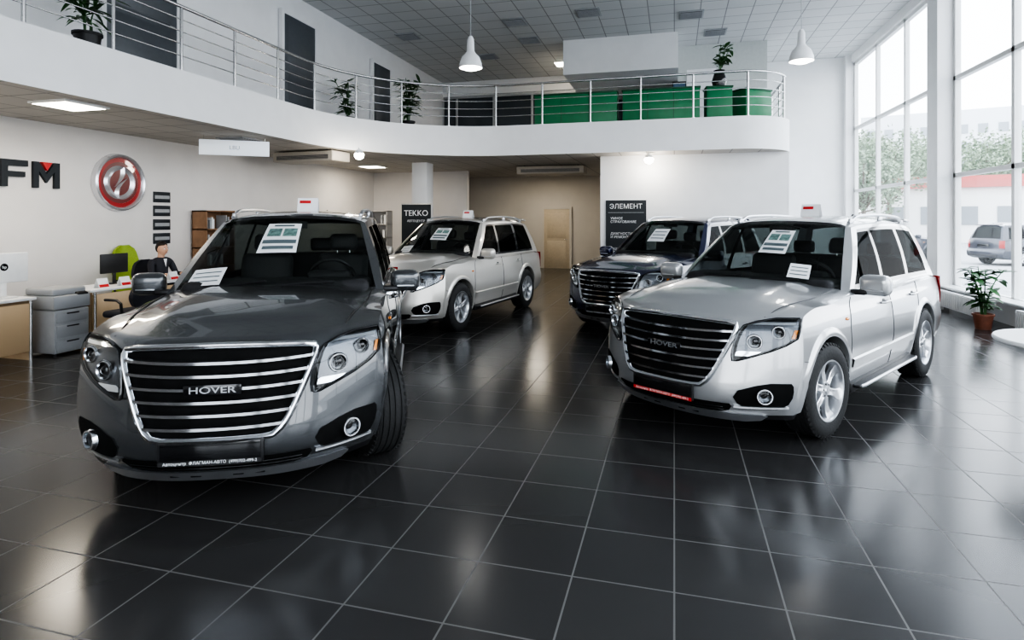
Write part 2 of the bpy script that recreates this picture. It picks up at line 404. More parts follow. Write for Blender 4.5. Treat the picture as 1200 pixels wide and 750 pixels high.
def make_trim():
    mb=MB()
    zs=[.47,.50,.53,.56,.62,.7,.78,.83,.87,.9,.92]
    fgrid(mb,[(z,-gw(z),gw(z)) for z in zs],.006,10,n=24)
    for k in range(6):
        z=.522+k*.0675
        fbar(mb,-gw(z)+.005,gw(z)-.005,z,.027,.032,.012,0,bow=.05)
    # badge pad
    mb.box((Xf(0,.727)+.045,0,.725),(.012,.30,.058),3,.006)
    loop=[(gw(z),z) for z in zs]+[(y,.926+.014*(1-(y/.48)**2)) for y in (.44,.3,.15,0,-.15,-.3,-.44)]+[(-gw(z),z) for z in reversed(zs)]+[(y,.460) for y in(-.25,-.12,0,.12,.25)]
    mb.tube([(Xf(y,z)+.014,y,z) for y,z in loop],.027,0,n=10,closed=True,flat=.8)
    # lower intake + skid
    fgrid(mb,[(.265,-.40,.40),(.285,-.47,.47),(.325,-.50,.50),(.345,-.49,.49)],.006,10,n=20)
    for z in (.29,.315): fbar(mb,-.45,.45,z,.01,.01,.006,3)
    fgrid(mb,[(.195,-.55,.55),(.21,-.64,.64),(.245,-.68,.68),(.262,-.66,.66)],.024,2,n=24,skirt=.06)
    for k in (-2,-1,1,2): mb.box((Xf(0,.23)+.02-.004*k*k,k*.11,.235),(.02,.06,.02),1,.006)
    X=Xf(0,.40)+.010
    mb.box((X+.006,0,.40),(.022,.54,.125),1,.006); mb.box((X+.018,0,.408),(.006,.51,.09),3,.002)
    for s in (1,-1):
        fgrid(mb,[(.31,.60,.75),(.35,.54,.81),(.40,.52,.835),(.45,.55,.845),(.49,.65,.845),(.51,.73,.835)],.006,10,s=s)
        fbar(mb,s*.52,s*.81,.325,.018,.014,.008,2,n=6)
        c=Vector((Xf(.70,.42)+.014,s*.70,.42)); R=Euler((0,0,s*.65)).to_matrix().to_4x4()
        T=Matrix.Translation(c)@R@Matrix.Rotation(pi/2,4,'Y')
        mb.lathe([(0,.024),(.03,.022),(.045,.016),(.045,0)],4,20,mtx=T)
        mb.lathe([(0,-.012),(.02,-.010),(.044,.004)],11,20,mtx=T)
        mb.lathe([(.045,0),(.047,.026),(.055,.026),(.06,0)],0,24,mtx=T)
        hr=[(.665,.51,.54),(.70,.505,.63),(.74,.507,.725),(.785,.513,.805),(.83,.522,.855),(.875,.535,.862),(.915,.555,.860),(.945,.62,.853),(.968,.72,.842)]
        fgrid(mb,hr,.004,10,s=s,n=12)
        fgrid(mb,[(z,a+.02,c-.015) for z,a,c in hr[1:-1]],.010,11,s=s,n=12,skirt=.01)
        fgrid(mb,hr,.036,4,s=s,n=12,skirt=.036)
        loopz=[(r[1],r[0]) for r in hr]+[(r[2],r[0]) for r in reversed(hr)]
        mb.tube([(Xf(y,z)+.024,s*y,z) for y,z in loopz],.008,3,n=6,closed=True)
        for (yy,zz,rr) in ((.62,.805,.050),(.745,.875,.042)):
            c=Vector((Xf(yy,zz)-.014,s*yy,zz)); T=Matrix.Translation(c)@Matrix.Rotation(s*.4,4,'Z')@Matrix.Rotation(pi/2,4,'Y')
            mb.lathe([(0,.012),(rr*.7,.020),(rr*1.15,.036)],10,24,mtx=T)
            mb.lathe([(rr*.8,.03),(rr*.95,.045),(rr*1.05,.045),(rr*1.15,.03)],0,24,mtx=T)
            mb.ell((0,0,.028),(rr*.6,rr*.6,rr*.35),3,mtx=T)
        fgrid(mb,[(.70,.525,.60),(.725,.53,.66),(.735,.545,.675)],.020,0,s=s,skirt=.02)
        fgrid(mb,[(.925,.60,.83),(.942,.65,.835)],.020,0,s=s,skirt=.02)
        fgrid(mb,[(.83,.825,.842),(.86,.83,.846),(.89,.835,.85)],.020,5,s=s,n=3,skirt=.02)
        g=[]
        for z in (.72,.8,.9,1.0,1.03):
            g.append([(Xr(y,z)-.012,s*y,z) for y in (.66,.72,.78,.82,.845)])
        mb.grid(g,6)
        def sp(x,z,o=0): return (x,s*(side_y(x,z)+o),z)
        seams=[
          [(.93,.42),(.95,.6),(.94,.8),(.88,1.0),(.84,1.04)],
          [(-.17,.33),(-.18,.6),(-.18,.9),(-.17,1.04)],
          [(-.83,.36),(-.92,.48),(-.98,.6),(-1.06,.78),(-1.09,.95),(-1.08,1.04)],
          [(.93,.42),(.88,.33),(.4,.315),(-.4,.315),(-.80,.33)],
        ]
        for q in seams:
            P=[]
            for a,c2 in zip(q[:-1],q[1:]):
                for t in range(6): P.append((lerp(a[0],c2[0],t/6),lerp(a[1],c2[1],t/6)))
            P.append(q[-1]); mb.tube([sp(x,z,-.001) for x,z in P],.0055,1,n=5)
        mb.tube([(x,s*(.74-.10*sstep(1.2,2.05,x)),hood_z(x,.74-.10*sstep(1.2,2.05,x))) for x in [1.98-.05*i for i in range(23)]],.0045,1,n=5)
        mb.tube([sp(x,z,-.001) for x,z in((1.86,.66),(1.80,.65),(1.76,.61))],.004,1,n=5)
        rows=[]
        for i in range(31):
            x=lerp(.90,-.84,i/30); rows.append([sp(x,.46),sp(x,.465,.016),sp(x,.53,.018),sp(x,.54)])
        mb.grid(rows,9)
        for hx in (.02,-.90):
            mb.tube([(hx-.09,s*(side_y(hx,.93)+.004),.93),(hx-.07,s*(side_y(hx,.93)+.032),.932),(hx+.07,s*(side_y(hx,.93)+.032),.932),(hx+.09,s*(side_y(hx,.93)+.004),.93)],.012,9,n=8)
            mb.ell((hx,s*(side_y(hx,.93)-.006),.93),(.05,.012,.03),1)
        mb.box((.04,s*.825,.285),(1.72,.12,.09),1,.02)
        mb.box((.04,s*.88,.30),(1.66,.13,.03),1,.012)
        mb.tube([(.84,s*.93,.30),(.78,s*.945,.302),(-.72,s*.945,.302),(-.78,s*.93,.30)],.014,2,n=10)
        for ax in (AXF,AXR):
            rows=[]
            for i in range(41):
                th=radians(lerp(-12,192,i/40)); r=[]
                for rr,o in ((.425,-.12),(.420,-.01),(.424,.014),(.445,.022),(.475,.013),(.497,-.004)):
                    x=ax+rr*cos(th); z=max(.2,AZ+rr*sin(th)); xx=min(x,1.86)
                    r.append((x-.02*(x>1.8)*(z<.5),s*(side_y(xx,z)+o-.04*max(0,x-1.8)),z))
                rows.append(r)
            mb.grid(rows,9)
        mb.ell((1.0,s*(side_y(1.0,.86)),.88),(.035,.01,.014),5)
        mb.box((.665,s*.995,1.14),(.14,.24,.175),9,.055,seg=4,rot=(0,.08,s*-.12))
        mb.box((.595,s*.995,1.14),(.02,.20,.14),4,.01)
        mb.box((.69,s*.87,1.075),(.09,.14,.045),1,.018)
        mb.box((.733,s*1.0,1.10),(.02,.14,.012),2,.005)
        P=[]
        for i in range(21):
            x=lerp(.0,-1.82,i/20); e=min(1,min(i,20-i)/2.5)
            P.append((x,s*(Wt(x)-.055),roof_z(x,.9)+.008+.05*sstep(0,1,e)))
        mb.tube(P,.017,2,n=8)
        for x in (-.06,-.9,-1.76): mb.box((x,s*(Wt(x)-.055),roof_z(x,.9)+.02),(.1,.03,.05),2,.012)
    for y0 in (.62,.0):
        mb.tube([ws(-y0+.02+.0,.02,.03),ws(-y0+.1,.05,.022),ws(-y0+.55,.09,.018)],.009,1,n=5)
    mb.box((-2.30,0,.82),(.02,.52,.12),3,.005)
    mb.box((-2.345,0,.42),(.03,1.3,.08),1,.01)
    mb.cyl((AXF,-.7,AZ),(AXF,.7,AZ),.04,m=1); mb.cyl((AXR,-.7,AZ),(AXR,.7,AZ),.05,m=1)
    mb.tube([(-1.75,0,1.70),(-1.85,0,1.76)],.008,1)
    return mb
def make_interior():
    mb=MB()
    for y in (.36,-.36):
        mb.box((-.08,y,.74),(.52,.50,.16),0,.05,seg=3)
        mb.box((-.38,y,1.02),(.14,.48,.60),0,.06,seg=3,rot=(0,-.22,0))
        mb.box((-.47,y,1.42),(.10,.27,.17),0,.045,seg=3,rot=(0,-.15,0))
        mb.cyl((-.44,y-.06,1.28),(-.46,y-.06,1.40),.008,m=1); mb.cyl((-.44,y+.06,1.28),(-.46,y+.06,1.40),.008,m=1)
    mb.box((-1.05,0,.74),(.5,1.3,.16),0,.05,seg=3)
    mb.box((-1.33,0,1.0),(.14,1.32,.56),0,.06,seg=3,rot=(0,-.2,0))
    for y in (.42,0,-.42): mb.box((-1.42,y,1.36),(.09,.25,.15),0,.04,seg=3)
    mb.box((.66,0,1.08),(.42,1.42,.17),2,.06,seg=3)
    mb.box((.50,.36,1.17),(.2,.36,.09),2,.04,seg=3)
    mb.box((.40,0,.92),(.14,.32,.36),2,.03); mb.box((-.0,0,.80),(.8,.22,.2),2,.04)
    T=Matrix.Translation((.33,.36,1.14))@Matrix.Rotation(radians(-62),4,'Y')
    mb.tube([T@Vector((.185*cos(a*pi/14),.185*sin(a*pi/14),0)) for a in range(28)],.016,3,n=8,closed=True)
    mb.box((0,0,-.01),(.13,.11,.05),3,.02,mtx=T)
    mb.box((0,0,0),(.03,.34,.02),3,.008,mtx=T); mb.box((-.09,0,0),(.16,.03,.02),3,.008,mtx=T)
    mb.box((.20,0,1.60),(.02,.25,.065),2,.02,seg=3)
    return mb.mesh('suv_interior',[M_seat,M_steel,M_dark,M_black])

def make_wheel():
    mb=MB()
    half=[(.226,.100),(.240,.112),(.262,.118),(.300,.122),(.335,.116),(.354,.103),(.364,.088),(.366,.070),(.358,.067),(.358,.060),(.366,.057),(.366,.026),(.358,.023),(.358,.016),(.366,.013)]
    prof=half+[(r,-y) for r,y in reversed(half)]
    mb.lathe(prof,0,64,axis='Y',closed=True)
    for i in range(48):
        for s in (1,-1):
            T=Matrix.Rotation(2*pi*(i+.25*(s>0))/48,4,'Y')
            mb.box((.357,s*.097,0),(.022,.018,.026),0,mtx=T,rot=(0,0,s*-.6))
    mb.lathe([(.224,.100),(.240,.112),(.238,.117),(.228,.114),(.218,.095),(.208,.06),(.205,-.09),(.226,-.1)],1,48,axis='Y')
    mb.lathe([(0,.0),(.207,.0)],2,32,axis='Y')
    mb.lathe([(.05,.03),(.155,.03),(.155,.01)],3,32,axis='Y')
    for k in range(6):
        T=Matrix.Rotation(2*pi*k/6+.2,4,'Y')
        rows=[]
        for r,w,y in((.04,.03,.082),(.09,.026,.08),(.14,.028,.076),(.18,.034,.082),(.205,.045,.092),(.224,.054,.104)):
            rows.append([(r,y-.035,-w*1.0),(r,y-.004,-w),(r,y,-w*.75),(r,y-.008,0),(r,y,w*.75),(r,y-.004,w),(r,y-.035,w*1.0)])
        mb.grid(rows,1,cv=True,mtx=T,caps=True)
    mb.lathe([(0,.100),(.028,.098),(.034,.088),(.06,.084),(.066,.07),(.066,.03)],1,32,axis='Y')
    for k in range(6):
        a=2*pi*(k+.5)/6+.2; mb.cyl((.05*cos(a),.07,.05*sin(a)),(.05*cos(a),.09,.05*sin(a)),.007,n=6,m=2)
    return mb.mesh('suv_wheel',[M_tyre,M_alloy,M_black,M_steel],angle=40)

BODY=make_body(); GREEN=make_greenhouse(); TRIMB=make_trim(); INTER=make_interior(); WHEEL=make_wheel()
TRIM=TRIMB.mesh('suv_trim',[M_chrome,M_black,M_silver,M_gloss,M_lens,M_orange,M_redlens,M_red,M_gloss,M_silver,M_grille,M_refl],angle=40)
M_sheetink=mat('sheet_ink',(.10,.13,.14),.7); M_sheetgrn=mat('sheet_photo',(.13,.22,.20),.6,noise=.5,nscale=30)

def suv(loc,rz,pm,steer=0,sheets=(),roofsign=True,redstrip=False,sc=1.):
    e=empty('suv',loc,rz); e.scale=(sc,sc,sc)
    def part(n,me,slots=()):
        o=bpy.data.objects.new(n,me); COL.objects.link(o); o.parent=e
        for i in slots:
            o.material_slots[i].link='OBJECT'; o.material_slots[i].material=pm
        return o
    part('body',BODY,(0,)); part('greenhouse',GREEN,(0,)); part('trim',TRIM,(9,)); part('interior',INTER)
    for n,ax,s in (('wheel_front_left',AXF,1),('wheel_front_right',AXF,-1),('wheel_rear_left',AXR,1),('wheel_rear_right',AXR,-1)):
        o=part(n,WHEEL); o.location=(ax,s*.785,AZ+.001); o.rotation_euler=(0,random.random(),(0 if s>0 else pi)+(steer if ax>0 else 0))
    X=Xf(0,.40)
    mb=MB(); mb.box((X+.031,0,.348),(.006,.52,.024),0); mb.obj('plate_strip',[M_red if redstrip else M_black],parent=e)
    text('plate_text','Автоцентр  ФЛАГМАН-АВТО  (499)702-499-2',.023,(X+.0345,0,.348),(pi/2,0,pi/2),M_paper,e,.0005)
    text('badge_text','HOVER',.050,(Xf(0,.727)+.053,0,.725),(pi/2,0,pi/2),M_silver,e,.003,sx=1.5)
    for (f0,f1,t0,t1,kind) in sheets:
        mb=MB(); g=[]
        for i in range(5): g.append([ws(lerp(f0,f1,j/4),lerp(t0,t1,i/4),.012) for j in range(5)])
        mb.grid(g,0)
        if kind==1:
            for (a0,a1,c0,c1,mm) in ((.05,.95,.28,.40,1),(.1,.9,.10,.2,1),(.10,.48,.52,.80,2),(.54,.92,.52,.80,2),(.2,.8,.88,.94,1)):
                mb.grid([[ws(lerp(f0,f1,lerp(a0,a1,j/3)),lerp(t0,t1,lerp(c0,c1,i/2)),.016) for j in range(4)] for i in range(3)],mm)
        else:
            for c0 in (.2,.45,.7): mb.grid([[ws(lerp(f0,f1,lerp(.1,.9,j/3)),lerp(t0,t1,lerp(c0,c0+.06,i/2)),.016) for j in range(4)] for i in range(3)],1)
        mb.obj('price_sheet',[M_paper,M_sheetink,M_sheetgrn],parent=e)
    if roofsign:
        mb=MB(); z=1.742; x=-.55; w=.10
        mb.add([(x+.05,-w,z-.01),(x+.05,w,z-.01),(x,w,z+.125),(x,-w,z+.125)],[(0,1,2,3)],0)
        mb.add([(x-.05,-w,z-.01),(x-.05,w,z-.01),(x,w,z+.125),(x,-w,z+.125)],[(0,1,2,3)],0)
        mb.add([(x+.024,-w*.8,z+.07),(x+.024,w*.3,z+.07),(x+.012,w*.3,z+.10),(x+.012,-w*.8,z+.10)],[(0,1,2,3)],1)
        mb.obj('roof_card',[M_paper,M_red],parent=e)
    return e

P_grey=paint('paint_grey',(.095,.100,.105),.65,.27)
P_silver=paint('paint_silver',(.45,.455,.46),.6,.28)
P_silver2=paint('paint_champagne',(.55,.53,.49),.5,.32)
P_blue=paint('paint_navy',(.008,.012,.045),.2,.25)
suv((-3.47,4.965,0),radians(-65.8),P_grey,steer=radians(24),sheets=[(-.26,.16,.42,.84,1),(-.84,-.50,.08,.27,2)],sc=1.03)
suv((1.17,6.80,0),radians(-122.5),P_silver,steer=radians(-4),sheets=[(-.02,.32,.42,.80,1),(.42,.64,.12,.30,2)],redstrip=True)
suv((-3.82,10.10,0),radians(-98.0),P_silver2,sheets=[(-.1,.3,.38,.72,1),(-.75,-.45,.08,.24,2)])
suv((.03,10.78,0),radians(-116.8),P_blue,sheets=[(-.2,.2,.35,.7,2)],roofsign=False)

# ------------------------------------------------------------------ room shell
XL,XR,YB,YF,ZC=-9.4,5.2,20.5,-4.0,6.7
ZS,ZM=3.2,3.9
mb=MB(); mb.box(((XL+XR)/2,(YB+YF)/2,-.05),(XR-XL+.2,YB-YF+.2,.1)); mb.obj('floor',[M_floor])
mb=MB(); mb.box(((XL+XR)/2,(YB+YF)/2,ZC+.05),(XR-XL+.2,YB-YF+.2,.1)); mb.obj('ceiling',[M_ceil])
mb=MB(); mb.box((XL-.1,(YB+YF)/2,1.6),(.2,YB-YF,3.2)); mb.obj('wall_left',[M_wallL])
mb=MB(); mb.box((-8.3,(YB+YF)/2,(ZM+ZC)/2),(.2,YB-YF,ZC-ZM)); mb.obj('wall_left_upper',[M_white])
mb=MB(); mb.box((-7.8,YB+.1,1.6),(3.2,.2,3.2)); mb.box((-3.95,YB+.1,1.6),(4.5,.2,3.2)); mb.box((1.75,YB+.1,1.6),(6.9,.2,3.2),1); mb.box(((XL+XR)/2,YB+.1,(ZS+ZC)/2),(XR-XL,.2,ZC-ZS),1)
mb.obj('wall_back',[M_cream,M_white])
mb=MB(); mb.box((-7.8,17.6,1.6),(3.2,.2,3.2)); mb.obj('wall_partition_left',[M_wallL])
mb=MB(); mb.box((.37,14.38,1.6),(4.14,.16,3.2)); mb.box((-1.62,17.4,1.6),(.16,6.1,3.2)); mb.box((2.37,17.4,1.6),(.14,6.1,3.2)); mb.obj('wall_partition_right',[M_white])
def arc(cx,cy,r,a0,a1,n): return [(cx+r*cos(radians(lerp(a0,a1,i/n))),cy+r*sin(radians(lerp(a0,a1,i/n)))) for i in range(n+1)]
def edge(o=0):
    return [(-7-o,YF)]+arc(-3.7,10.2,3.3+o,180,90,20)+arc(1.3,14.7,1.2-o,-90,0,12)+[(2.5-o,YB)]
mb=MB(); mb.prism([(XL,YF)]+edge()+[(XL,YB)],ZS,ZM,1,2,0); mb.obj('mezzanine_slab',[M_white,M_soff,M_greyp],angle=30)
mb=MB(); mb.box((-1.45,18.5,6.22),(3.1,4,.96)); mb.obj('ceiling_bulkhead',[M_white])
mb=MB(); mb.box((1.3,19.2,5.3),(2.4,2.5,2.8)); mb.box((.75,17.93,4.95),(.8,.04,2.1),1); mb.obj('wall_upper_block',[mat('upper_wall_grey',(.55,.57,.55),.7,noise=.03),M_white])
mb=MB(); mb.box((-4.0,20.42,5.0),(8.2,.08,2.2),0)
for x in (-7.6,-6.2,-4.8,-3.4,-2.0,-.6): mb.box((x,20.36,5.0),(.07,.06,2.2),1)
mb.box((-4,20.36,6.1),(8.2,.07,.08),1); mb.obj('glazed_partition',[M_glassd,M_greyp])
mb=MB(); mb.box((-6.5,14.8,1.6),(.43,.43,3.2),0,.01); mb.obj('column',[M_white])
def door(name,loc,w,h,rz,m,frame=M_white):
    mb=MB(); mb.box((0,0,h/2),(w,.06,h),0,.004); mb.box((-w/2-.04,0,h/2),(.08,.09,h),1); mb.box((w/2+.04,0,h/2),(.08,.09,h),1); mb.box((0,0,h+.04),(w+.16,.09,.08),1)
    mb.cyl((w/2-.09,-.03,1.0),(w/2-.09,-.08,1.0),.012,m=2); mb.cyl((w/2-.09,-.08,1.0),(w/2-.2,-.08,1.0),.01,m=2)
    for z0,z1 in ((.15,.95),(1.05,h-.15)): mb.box((0,-.032,(z0+z1)/2),(w-.24,.012,z1-z0),0,.005)
    return mb.obj(name,[m,frame,M_steel],loc,rz)
door('door_1',(-3.94,20.44,0),.9,2.05,0,M_door,M_cream)
M_dd=mat('door_dark',(.09,.10,.11),.4,noise=.05)
door('door_2',(-8.14,11.7,ZM),1.15,2.25,pi/2,M_dd)
door('door_3',(-8.14,7.6,ZM),1.3,2.3,pi/2,M_dd)
door('door_4',(-8.14,15.6,ZM),1.0,2.2,pi/2,M_dd)
mb=MB(); mb.box((XL+.01,8.2,.05),(.02,24.4,.1)); mb.obj('baseboard_left',[M_greyp])
mb=MB(); mb.box((.37,14.29,.05),(4.14,.02,.1)); mb.obj('baseboard_partition',[M_greyp])

def window(name,plane,a0,a1,z0,z1,mull,trans,axis):
    mb=MB(); t=.09
    def bar(c,ln,z,h):
        if axis=='Y': mb.box((plane,c,z),(.10,ln,h),0)
        else: mb.box((c,plane,z),(ln,.10,h),0)
    for a in [a0+t/2,a1-t/2]+mull: bar(a,t,(z0+z1)/2,z1-z0)
    for z in [z0+t/2,z1-t/2]+trans: bar((a0+a1)/2,a1-a0,z,t*.9)
    if axis=='Y': mb.add([(plane+.01,a0,z0),(plane+.01,a1,z0),(plane+.01,a1,z1),(plane+.01,a0,z1)],[(0,1,2,3)],1)
    else: mb.add([(a0,plane-.01,z0),(a1,plane-.01,z0),(a1,plane-.01,z1),(a0,plane-.01,z1)],[(0,1,2,3)],1)
    return mb.obj(name,[M_whitep,M_pane])
cols=[20.4,13.8,6.9,.1,-3.85]
mb=MB(); mb.box((XR+.1,8.25,.17),(.2,24.5,.34)); mb.box((XR+.1,8.25,6.58),(.2,24.5,.24))
for c,w in zip(cols,(.3,.5,.5,.5,.3)): mb.box((XR+.0,c,3.35),(.4 if 0<c<20 else .3,w,6.7))
mb.obj('wall_right',[M_white])
ZW0,ZW1=.34,6.46
for i,(a,c) in enumerate(((14.05,20.25),(7.15,13.55),(.35,6.65),(-3.7,-.15))):
    n=3; mu=[a+(c-a)*k/n for k in range(1,n)]
    window('window_%d'%(i+1),XR+.12,a,c,ZW0,ZW1,mu,[2.56,4.45],'Y')
mb=MB(); mb.box(((XL+XR)/2,YF-.1,.15),(14.6,.2,.3)); mb.box(((XL+XR)/2,YF-.1,6.4),(14.6,.2,.6)); mb.box((-6.0,YF-.1,3.35),(6.8,.2,6.7))
for x in (1.3,5.1): mb.box((x,YF-.1,3.35),(.3,.2,6.7))
mb.obj('wall_front',[M_white])
for i,(a,c) in enumerate(((-2.6,1.15),(1.45,4.95))):
    window('window_%d'%(i+5),YF-.12,a,c,.3,6.1,[(a+c)/2],[2.6,4.4],'X')
mb=MB(); mb.box((XR-.09,8.2,.40),(.3,24,.04),0,.01); mb.obj('trim_1',[M_whitep])
for y in (12.3,9.6,17.5,4.4):
    mb=MB(); mb.box((0,0,.22),(.08,1.6,.30),0,.01)
    for i in range(26): mb.box((-.045,-.76+i*.061,.22),(.015,.035,.26),0,.005)
    for s in (-.7,.7): mb.box((0,s,.035),(.05,.03,.07))
    mb.obj('radiator',[M_whitep],(XR-.33,y,0))

E=edge(.09); E=[(p[0],p[1]) for p in E]; E[0]=(E[0][0],YF+.1); E[-1]=(E[-1][0],17.9)
def resample(E,step):
    out=[Vector(E[0]+(0,))]; acc=0
    for a,b_ in zip(E[:-1],E[1:]):
        a=Vector(a+(0,)); b_=Vector(b_+(0,)); L=(b_-a).length; t=step-acc
        while t<=L: out.append(a.lerp(b_,t/L)); t+=step
        acc=(acc+L)%step
    return out
mb=MB()
for p in resample(E,1.12):
    mb.cyl((p.x,p.y,ZM),(p.x,p.y,ZM+.95),.023,n=10); mb.cyl((p.x,p.y,ZM),(p.x,p.y,ZM+.015),.05,n=14)
fine=[Vector(p+(0,)) for p in E]
for h,r in ((.97,.028),(.78,.010),(.60,.010),(.42,.010),(.24,.010)):
    mb.tube([(p.x,p.y,ZM+h) for p in fine],r,0,n=8)
mb.obj('railing',[M_steel],angle=50)

M_greend=mat('green_dark',(.01,.09,.04),.4)
for x,w,y,rz in ((-2.25,1.95,14.15,0),(-.3,1.7,14.15,0),(.95,.55,14.25,.1),(1.72,.75,14.75,.65)):
    mb=MB(); mb.box((0,0,.39),(w,.45,.70),0,.012); mb.box((0,0,.755),(w+.04,.49,.04),1,.01); mb.box((0,0,.03),(w-.06,.4,.06),1)
    n=max(1,int(w/.5))
    for i in range(1,n): mb.box((-w/2+i*w/n,-.228,.39),(.012,.006,.66),1)
    mb.obj('planter_box',[M_green,M_greend],(x,y,ZM),rz)

def leaf(mb,base,dirv,L,wd,droop,m=1,n=6):
    d=Vector(dirv).normalized(); side=d.cross(Vector((0,0,1)))
    if side.length<.05: side=Vector((1,0,0))
    side.normalize(); rows=[]
    for i in range(n+1):
        t=i/n; p=Vector(base)+d*L*t+Vector((0,0,-droop*t*t*L)); w=wd*sin(pi*min(1,t*.93+.07))**.8*.5+.001
        rows.append([p-side*w,p+Vector((0,0,-w*.3)),p+side*w])
    mb.grid(rows,m)
def plant(name,loc,pr,ph,H,n,L,wd,potm,vase=False,stems=5,seed=1):
    rnd=random.Random(seed); mb=MB()
    if vase: prof=[(0,0),(pr*.75,0),(pr,ph*.35),(pr*.7,ph*.8),(pr*.6,ph*.92),(pr*.75,ph),(pr*.65,ph),(pr*.5,ph*.9),(0,ph*.9)]
    else: prof=[(0,0),(pr*.72,0),(pr*.95,ph*.88),(pr*1.05,ph*.88),(pr*1.05,ph),(pr*.92,ph),(pr*.88,ph*.9),(0,ph*.9)]
    mb.lathe(prof,0,24)
    for s in range(stems):
        a=rnd.uniform(0,2*pi); tilt=rnd.uniform(.02,.3); pts=[]
        for i in range(6):
            t=i/5; pts.append(Vector((cos(a)*tilt*H*t*t+cos(a)*.03,sin(a)*tilt*H*t*t+sin(a)*.03,ph*.88+(H-ph)*t*rnd.uniform(.9,1))))
        mb.tube(pts,[.012*(1-.1*i) for i in range(6)],2,n=6)
        for k in range(n//stems):
            i=rnd.uniform(.8,5); p=pts[int(i)].lerp(pts[min(5,int(i)+1)],i%1); b_=rnd.uniform(0,2*pi)
            leaf(mb,p,(cos(b_),sin(b_),rnd.uniform(.0,.9)),L*rnd.uniform(.6,1.1),wd*rnd.uniform(.7,1.1),rnd.uniform(.2,.7))
    return mb.obj(name,[potm,M_leaf,M_leaf],loc,angle=60)
plant('potted_plant',(4.62,10.85,0),.14,.24,1.0,110,.26,.11,M_pot,seed=3)
plant('potted_plant',(.98,14.25,ZM+.78),.17,.38,.95,50,.25,.09,M_gloss,True,seed=4)
plant('potted_plant',(-7.55,12.8,ZM),.15,.25,1.15,90,.35,.08,M_black,seed=5)
plant('potted_plant',(-6.5,13.9,ZM),.17,.28,1.35,120,.40,.09,M_black,seed=6)
plant('potted_plant',(-7.55,6.2,ZM),.17,.28,1.4,110,.42,.06,M_black,seed=8)

mb=MB(); mb.box((0,0,.95),(.34,.06,.62),0,.01); mb.box((0,-.032,.97),(.30,.006,.50),1); mb.cyl((0,0,.02),(0,0,.66),.02,m=2); mb.cyl((0,0,0),(0,0,.02),.16,m=2)
mb.obj('display_screen',[M_gloss,mat('screen_blue',(.05,.09,.14),.2,emit=.3),M_steel],(.12,15.6,ZM))

for x,y,z in ((-7,15,ZC),(-3.9,14.6,ZC),(-2.0,14.4,ZC),(-3.9,16.2,ZC),(1.05,16.8,ZC),(.4,15.2,ZC),(-5.5,17.5,ZC),(2.6,13.5,ZC),(-1,11,ZC),(-7.8,9.4,ZS)):
    mb=MB(); mb.box((0,0,-.012),(.58,.58,.024),1,.004); mb.box((0,0,-.02),(.5,.5,.02),0)
    for i in range(7): mb.box((0,-.21+i*.07,-.033),(.5,.012,.02),1,rot=(.5,0,0))
    mb.obj('ceiling_vent',[M_vent,M_greyp],(x,y,z))
def area(name,loc,rot,sx,sy,power,col=(1,.95,.88),parent=None):
    l=bpy.data.lights.new(name,'AREA'); l.shape='RECTANGLE'; l.size=sx; l.size_y=sy; l.energy=power; l.color=col
    o=bpy.data.objects.new(name,l); COL.objects.link(o); o.location=loc; o.rotation_euler=rot
    if parent: o.parent=parent
    return o
for x,y,z in ((-7.6,6.0,ZS),(-8.4,2.2,ZS),(-8.2,15.2,ZS),(-4.2,18.6,ZS),(-3.4,18.9,ZC)):
    e=empty('ceiling_light',(x,y,z))
    mb=MB(); mb.box((0,0,-.015),(.62,.62,.03),0,.005); mb.box((0,0,-.026),(.55,.55,.014),1); mb.obj('panel',[M_whitep,M_light],parent=e)
    area('panel_lamp',(0,0,-.05),(0,0,0),.55,.55,24,(1,.88,.70),e)
M_spotg=mat('spot_glow',(1,.95,.85),.5,emit=40)
for x,y in ((-6.35,11.2),(-.55,13.75),(-7.3,3.5)):
    e=empty('spot_lamp',(x,y,ZS)); mb=MB()
    mb.cyl((0,0,0),(0,0,-.05),.015,m=0); mb.lathe([(0,-.05),(.06,-.05),(.09,-.12),(.095,-.15),(.085,-.15),(.07,-.12)],0,24); mb.ell((0,0,-.16),(.10,.10,.09),1)
    mb.obj('housing',[M_lampw,M_spotg],parent=e)
    l=bpy.data.lights.new('spot_lamp_light','POINT'); l.energy=18; l.shadow_soft_size=.08; l.color=(1,.92,.80)
    o=bpy.data.objects.new('bulb_light',l); COL.objects.link(o); o.parent=e; o.location=(0,0,-.34)
for x,y,z in ((-3.3,9.5,4.22),(2.05,10.9,4.32)):
    e=empty('pendant_lamp',(x,y,z)); mb=MB()
    mb.cyl((0,0,.5),(0,0,ZC-z),.006,n=6,m=2); mb.cyl((0,0,ZC-z-.03),(0,0,ZC-z),.05,m=0)
    mb.lathe([(0,.56),(.03,.55),(.055,.50),(.065,.30),(.09,.26),(.15,.20),(.185,.10),(.195,.02),(.19,.02),(.17,.10),(.13,.18),(0,.24)],0,32)
    mb.lathe([(0,-.02),(.10,-.01),(.16,.04),(.17,.10),(.10,.16),(0,.18)],1,32)
    mb.obj('shade',[M_lampw,M_bulb,M_greyp],parent=e)
    l=bpy.data.lights.new('pendant_light','POINT'); l.energy=5; l.shadow_soft_size=.12; l.color=(1,.97,.92)
    o=bpy.data.objects.new('bulb_light',l); COL.objects.link(o); o.parent=e; o.location=(0,0,-.18)

